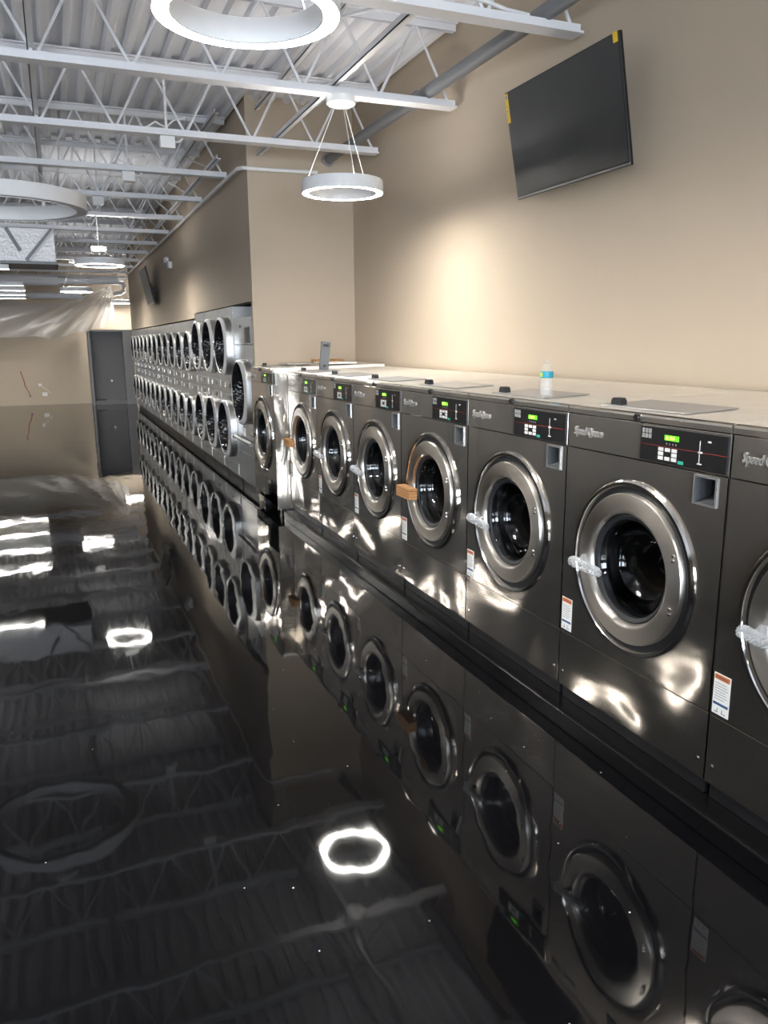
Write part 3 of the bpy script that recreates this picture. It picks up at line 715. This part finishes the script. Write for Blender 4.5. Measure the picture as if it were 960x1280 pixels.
# foil-wrapped air plenum hanging below the joists
t = empty('air_plenum', (0, 12.85, 0)); tag(t, 'silver foil-wrapped air plenum hanging at the left below the joists', 'duct')
MB().box(-2.2, .13, 0, .9, 2.76, 3.22, .01).build('foil_box', 'foil', t)
MB().box(-2.22, .15, -.015, .92, 2.725, 2.76).build('bottom_rim', 'strap', t)
def bar(a, b, wd, th, m, nm):
    a, b = Vector(a), Vector(b); d = (b-a).normalized(); n = Vector((-d.z, 0, d.x))*wd/2; mb = MB()
    vs = [a+n, a-n, b-n, b+n]; vs = [(v.x, v.y, v.z) for v in vs]+[(v.x, v.y-th, v.z) for v in vs]
    mb.add(vs, [(0, 1, 2, 3), (4, 5, 6, 7), (0, 1, 5, 4), (1, 2, 6, 5), (2, 3, 7, 6), (3, 0, 4, 7)]); mb.build(nm, m, t)
bar((.11, -.004, 3.21), (-.27, -.004, 2.77), .055, .03, 'strap', 'corner_strip')
bar((.13, -.004, 3.21), (-.23, -.004, 2.77), .018, .035, 'joist', 'corner_strip')
bar((-.50, -.004, 3.21), (-.34, -.004, 2.90), .05, .02, 'strap', 'brace')
# emergency light on the bulkhead
t = empty('emergency_light', (XB, 13.3, 2.80), -PI/2); tag(t, 'small white emergency light on the bulkhead wall', 'emergency light')
MB().box(-.12, .12, -.06, -.001, -.05, .05, .01).build('case', 'white', t)
for s in (-1, 1): MB().lathe([(0, -.10), (.035, -.10), (.04, -.09), (.03, -.05), (0, -.05)], s*.09, 0, .08, 16).build('lamp_head', 'white', t)

# ------------------------------------------------------------------ back of the room
t = empty('grey_cabinet', (0, 22.15, 0)); tag(t, 'tall dark grey open-front cabinet at the back beside the dryers', 'cabinet')
MB().box(.80, .86, 0, .75, 0, 1.95, .004).build('side_panel', 'grey', t)
MB().box(1.66, 1.98, 0, .75, 0, 1.95, .004).build('side_panel', 'grey', t)
MB().box(.86, 1.66, .30, .34, 0, 1.95).build('back_panel', 'greyd', t)
MB().box(.86, 1.66, .0, .30, 1.90, 1.95).build('top_panel', 'grey', t)
MB().box(.86, 1.66, .04, .30, 0, .12, .004).build('base_shelf', 'greyd', t)
MB().box(.89, 1.15, .06, .20, .12, .16, .006).build('loose_tray', 'black', t)
MB().lathe([(0, -.03), (.025, -.03), (.03, 0)], 1.33, .30, .62, 12).build('pipe_stub', 'white', t)
MB().lathe([(0, -.03), (.018, -.03), (.02, 0)], 1.22, .30, .66, 10).build('pipe_stub', 'black', t)
def onwall(name, x, z, w_, h_, m, label, cat):
    return tag(MB().box(x-w_/2, x+w_/2, YB-.03, YB-.001, z-h_/2, z+h_/2, .004).build(name, m), label, cat)
onwall('wall_outlet', -.36, .28, .13, .10, 'paper', 'white wall outlet low on the back wall', 'outlet')
onwall('wall_outlet', -.46, .53, .08, .07, 'paper', 'small white box above the outlet on the back wall', 'outlet')
onwall('pipe_stub', -.72, .24, .06, .05, 'ink', 'small grey pipe stub low on the back wall', 'pipe')
cord('red_hose', [(-.90, YB-.03, .90), (-.88, YB-.06, .80), (-.84, YB-.05, .66), (-.82, YB-.07, .5), (-.75, YB-.05, .36), (-.72, YB-.04, .25)], .010, 'redpex', 'thin red hose dangling down the back wall', 'hose')
cord('white_hose', [(-.46, YB-.04, .53), (-.38, YB-.05, .46), (-.30, YB-.05, .40), (-.22, YB-.04, .30)], .006, 'white', 'thin white wire between boxes on the back wall', 'cable')
# plastic sheet tied up under the joists
def sheet():
    Y = 22.0; k = Y/22.5
    top = [(-4.2, 2.95), (-2.6, 2.78), (-1.17, 2.70), (-.56, 2.62), (.22, 2.64), (.81, 2.83), (1.25, 2.99), (1.506, 3.10)]
    bot = [(-4.2, 1.85), (-2.6, 1.80), (-1.26, 1.80), (-.55, 1.77), (.04, 1.757), (.84, 1.937), (1.245, 2.04), (1.544, 2.266)]
    def ip(L, s):
        q = s*(len(L)-1); i = min(int(q), len(L)-2); f = q-i
        g = lambda j: L[max(0, min(len(L)-1, j))]
        p0, p1, p2, p3 = g(i-1), g(i), g(i+1), g(i+2)
        return [.5*((2*p1[c])+(-p0[c]+p2[c])*f+(2*p0[c]-5*p1[c]+4*p2[c]-p3[c])*f*f+(-p0[c]+3*p1[c]-3*p2[c]+p3[c])*f**3) for c in (0, 1)]
    NS, NT = 110, 26; vs = []; fs = []
    for i in range(NS+1):
        s = i/NS; a = ip(top, s); b = ip(bot, s)
        for j in range(NT+1):
            q = j/NT; x = a[0]+(b[0]-a[0])*q; z = a[1]+(b[1]-a[1])*q
            dx, dz = x-1.55, z-3.15; ang = math.atan2(-dz, -dx); r = math.hypot(dx, dz)
            y = Y + .05*min(1, r/1.2)*math.sin(ang*17+.8*math.sin(r*1.7)) + .025*math.sin(ang*41+r) - .10*math.sin(PI*q)*math.sin(PI*s)
            z += .03*math.sin(ang*23)*(q)
            vs.append((x*k, y, 1.594+(z-1.594)*k))
    for i in range(NS):
        for j in range(NT):
            c = i*(NT+1)+j; fs.append((c, c+1, c+NT+2, c+NT+1))
    o = MB().add(vs, fs, True).build('plastic_sheet', 'film')
    tag(o, 'translucent plastic sheet draped from the joists in front of the back wall', 'plastic sheet')
sheet()

# ------------------------------------------------------------------ things on the washers
def bottle():
    bx, by, bz = 2.0, 2.98, 1.347
    t = empty('water_bottle', (bx, by, bz)); tag(t, 'small clear plastic water bottle with a teal label on a washer', 'bottle')
    pr = [(0, .003), (.018, .001), (.0275, .004), (.0285, .010)]
    for i in range(5): pr += [(.0285, .016+.013*i), (.0265, .0215+.013*i)]
    pr += [(.0285, .082), (.0285, .112), (.0275, .119), (.022, .130), (.0145, .139), (.0125, .143), (.0125, .150)]
    MB().lathe(pr, n=28, axis='z').build('plastic_body', 'clear', t)
    MB().lathe([(.0288, .084), (.0292, .085), (.0292, .111), (.0288, .112)], n=28, axis='z').build('paper_label', 'blabel', t)
    L = MB(); n = 10; vs = []
    for i in range(n+1):
        a = PI+.2+(-.75+.95*i/n)
        for z in (.089, .108): vs.append((.0296*math.cos(a), .0296*math.sin(a), z))
    L.add(vs, [(2*i, 2*i+1, 2*i+3, 2*i+2) for i in range(n)], True); L.build('label_patch', 'blabel2', t)
    MB().lathe([(.0, .158), (.0125, .158), (.0135, .156), (.0135, .146), (.0128, .146)], n=20, axis='z').build('cap', 'clear', t)
    MB().lathe([(0, .005), (.0255, .006), (.0262, .05), (.0262, .078), (.0, .0785)], n=24, axis='z').build('water', 'clear', t)
bottle()
zt = 1.362
# grey metal channel standing up on the bigger washer
t = empty('metal_channel', (2.15, 6.62, 1.3495)); tag(t, 'dark grey metal channel standing upright on the washer row near the bigger washer', 'metal channel')
t.rotation_euler = (0, math.radians(6), 0)
MB().box(-.04, .04, -.008, .0, 0.005, .245, .001).box(-.04, -.034, 0, .02, .005, .245).box(.034, .04, 0, .02, .005, .245).build('channel', 'chan', t)
MB().box(-.026, .026, -.0095, -.0075, .205, .225).box(-.012, .012, -.0095, -.0075, .03, .05).build('slot', 'black', t)
tag(MB().box(2.30, 2.62, 7.05, 7.40, 1.392, 1.409, .002).build('manual', 'paper'), 'white folded papers lying on the bigger washer', 'papers')
tag(MB().box(2.0, 2.28, 7.25, 7.60, 1.3905, 1.3975, .001).build('metal_sheet', 'metal'), 'flat grey metal sheet lying on the bigger washer', 'metal sheet')
t = empty('cardboard_pad', (2.50, 7.57, 1.3905)); tag(t, 'brown corrugated cardboard pad on the bigger washer', 'cardboard')
for i in range(6): MB().box(-.15+.05*i, -.105+.05*i, -.08, .08, 0, .035, .004).build('pad_rib', 'card', t)
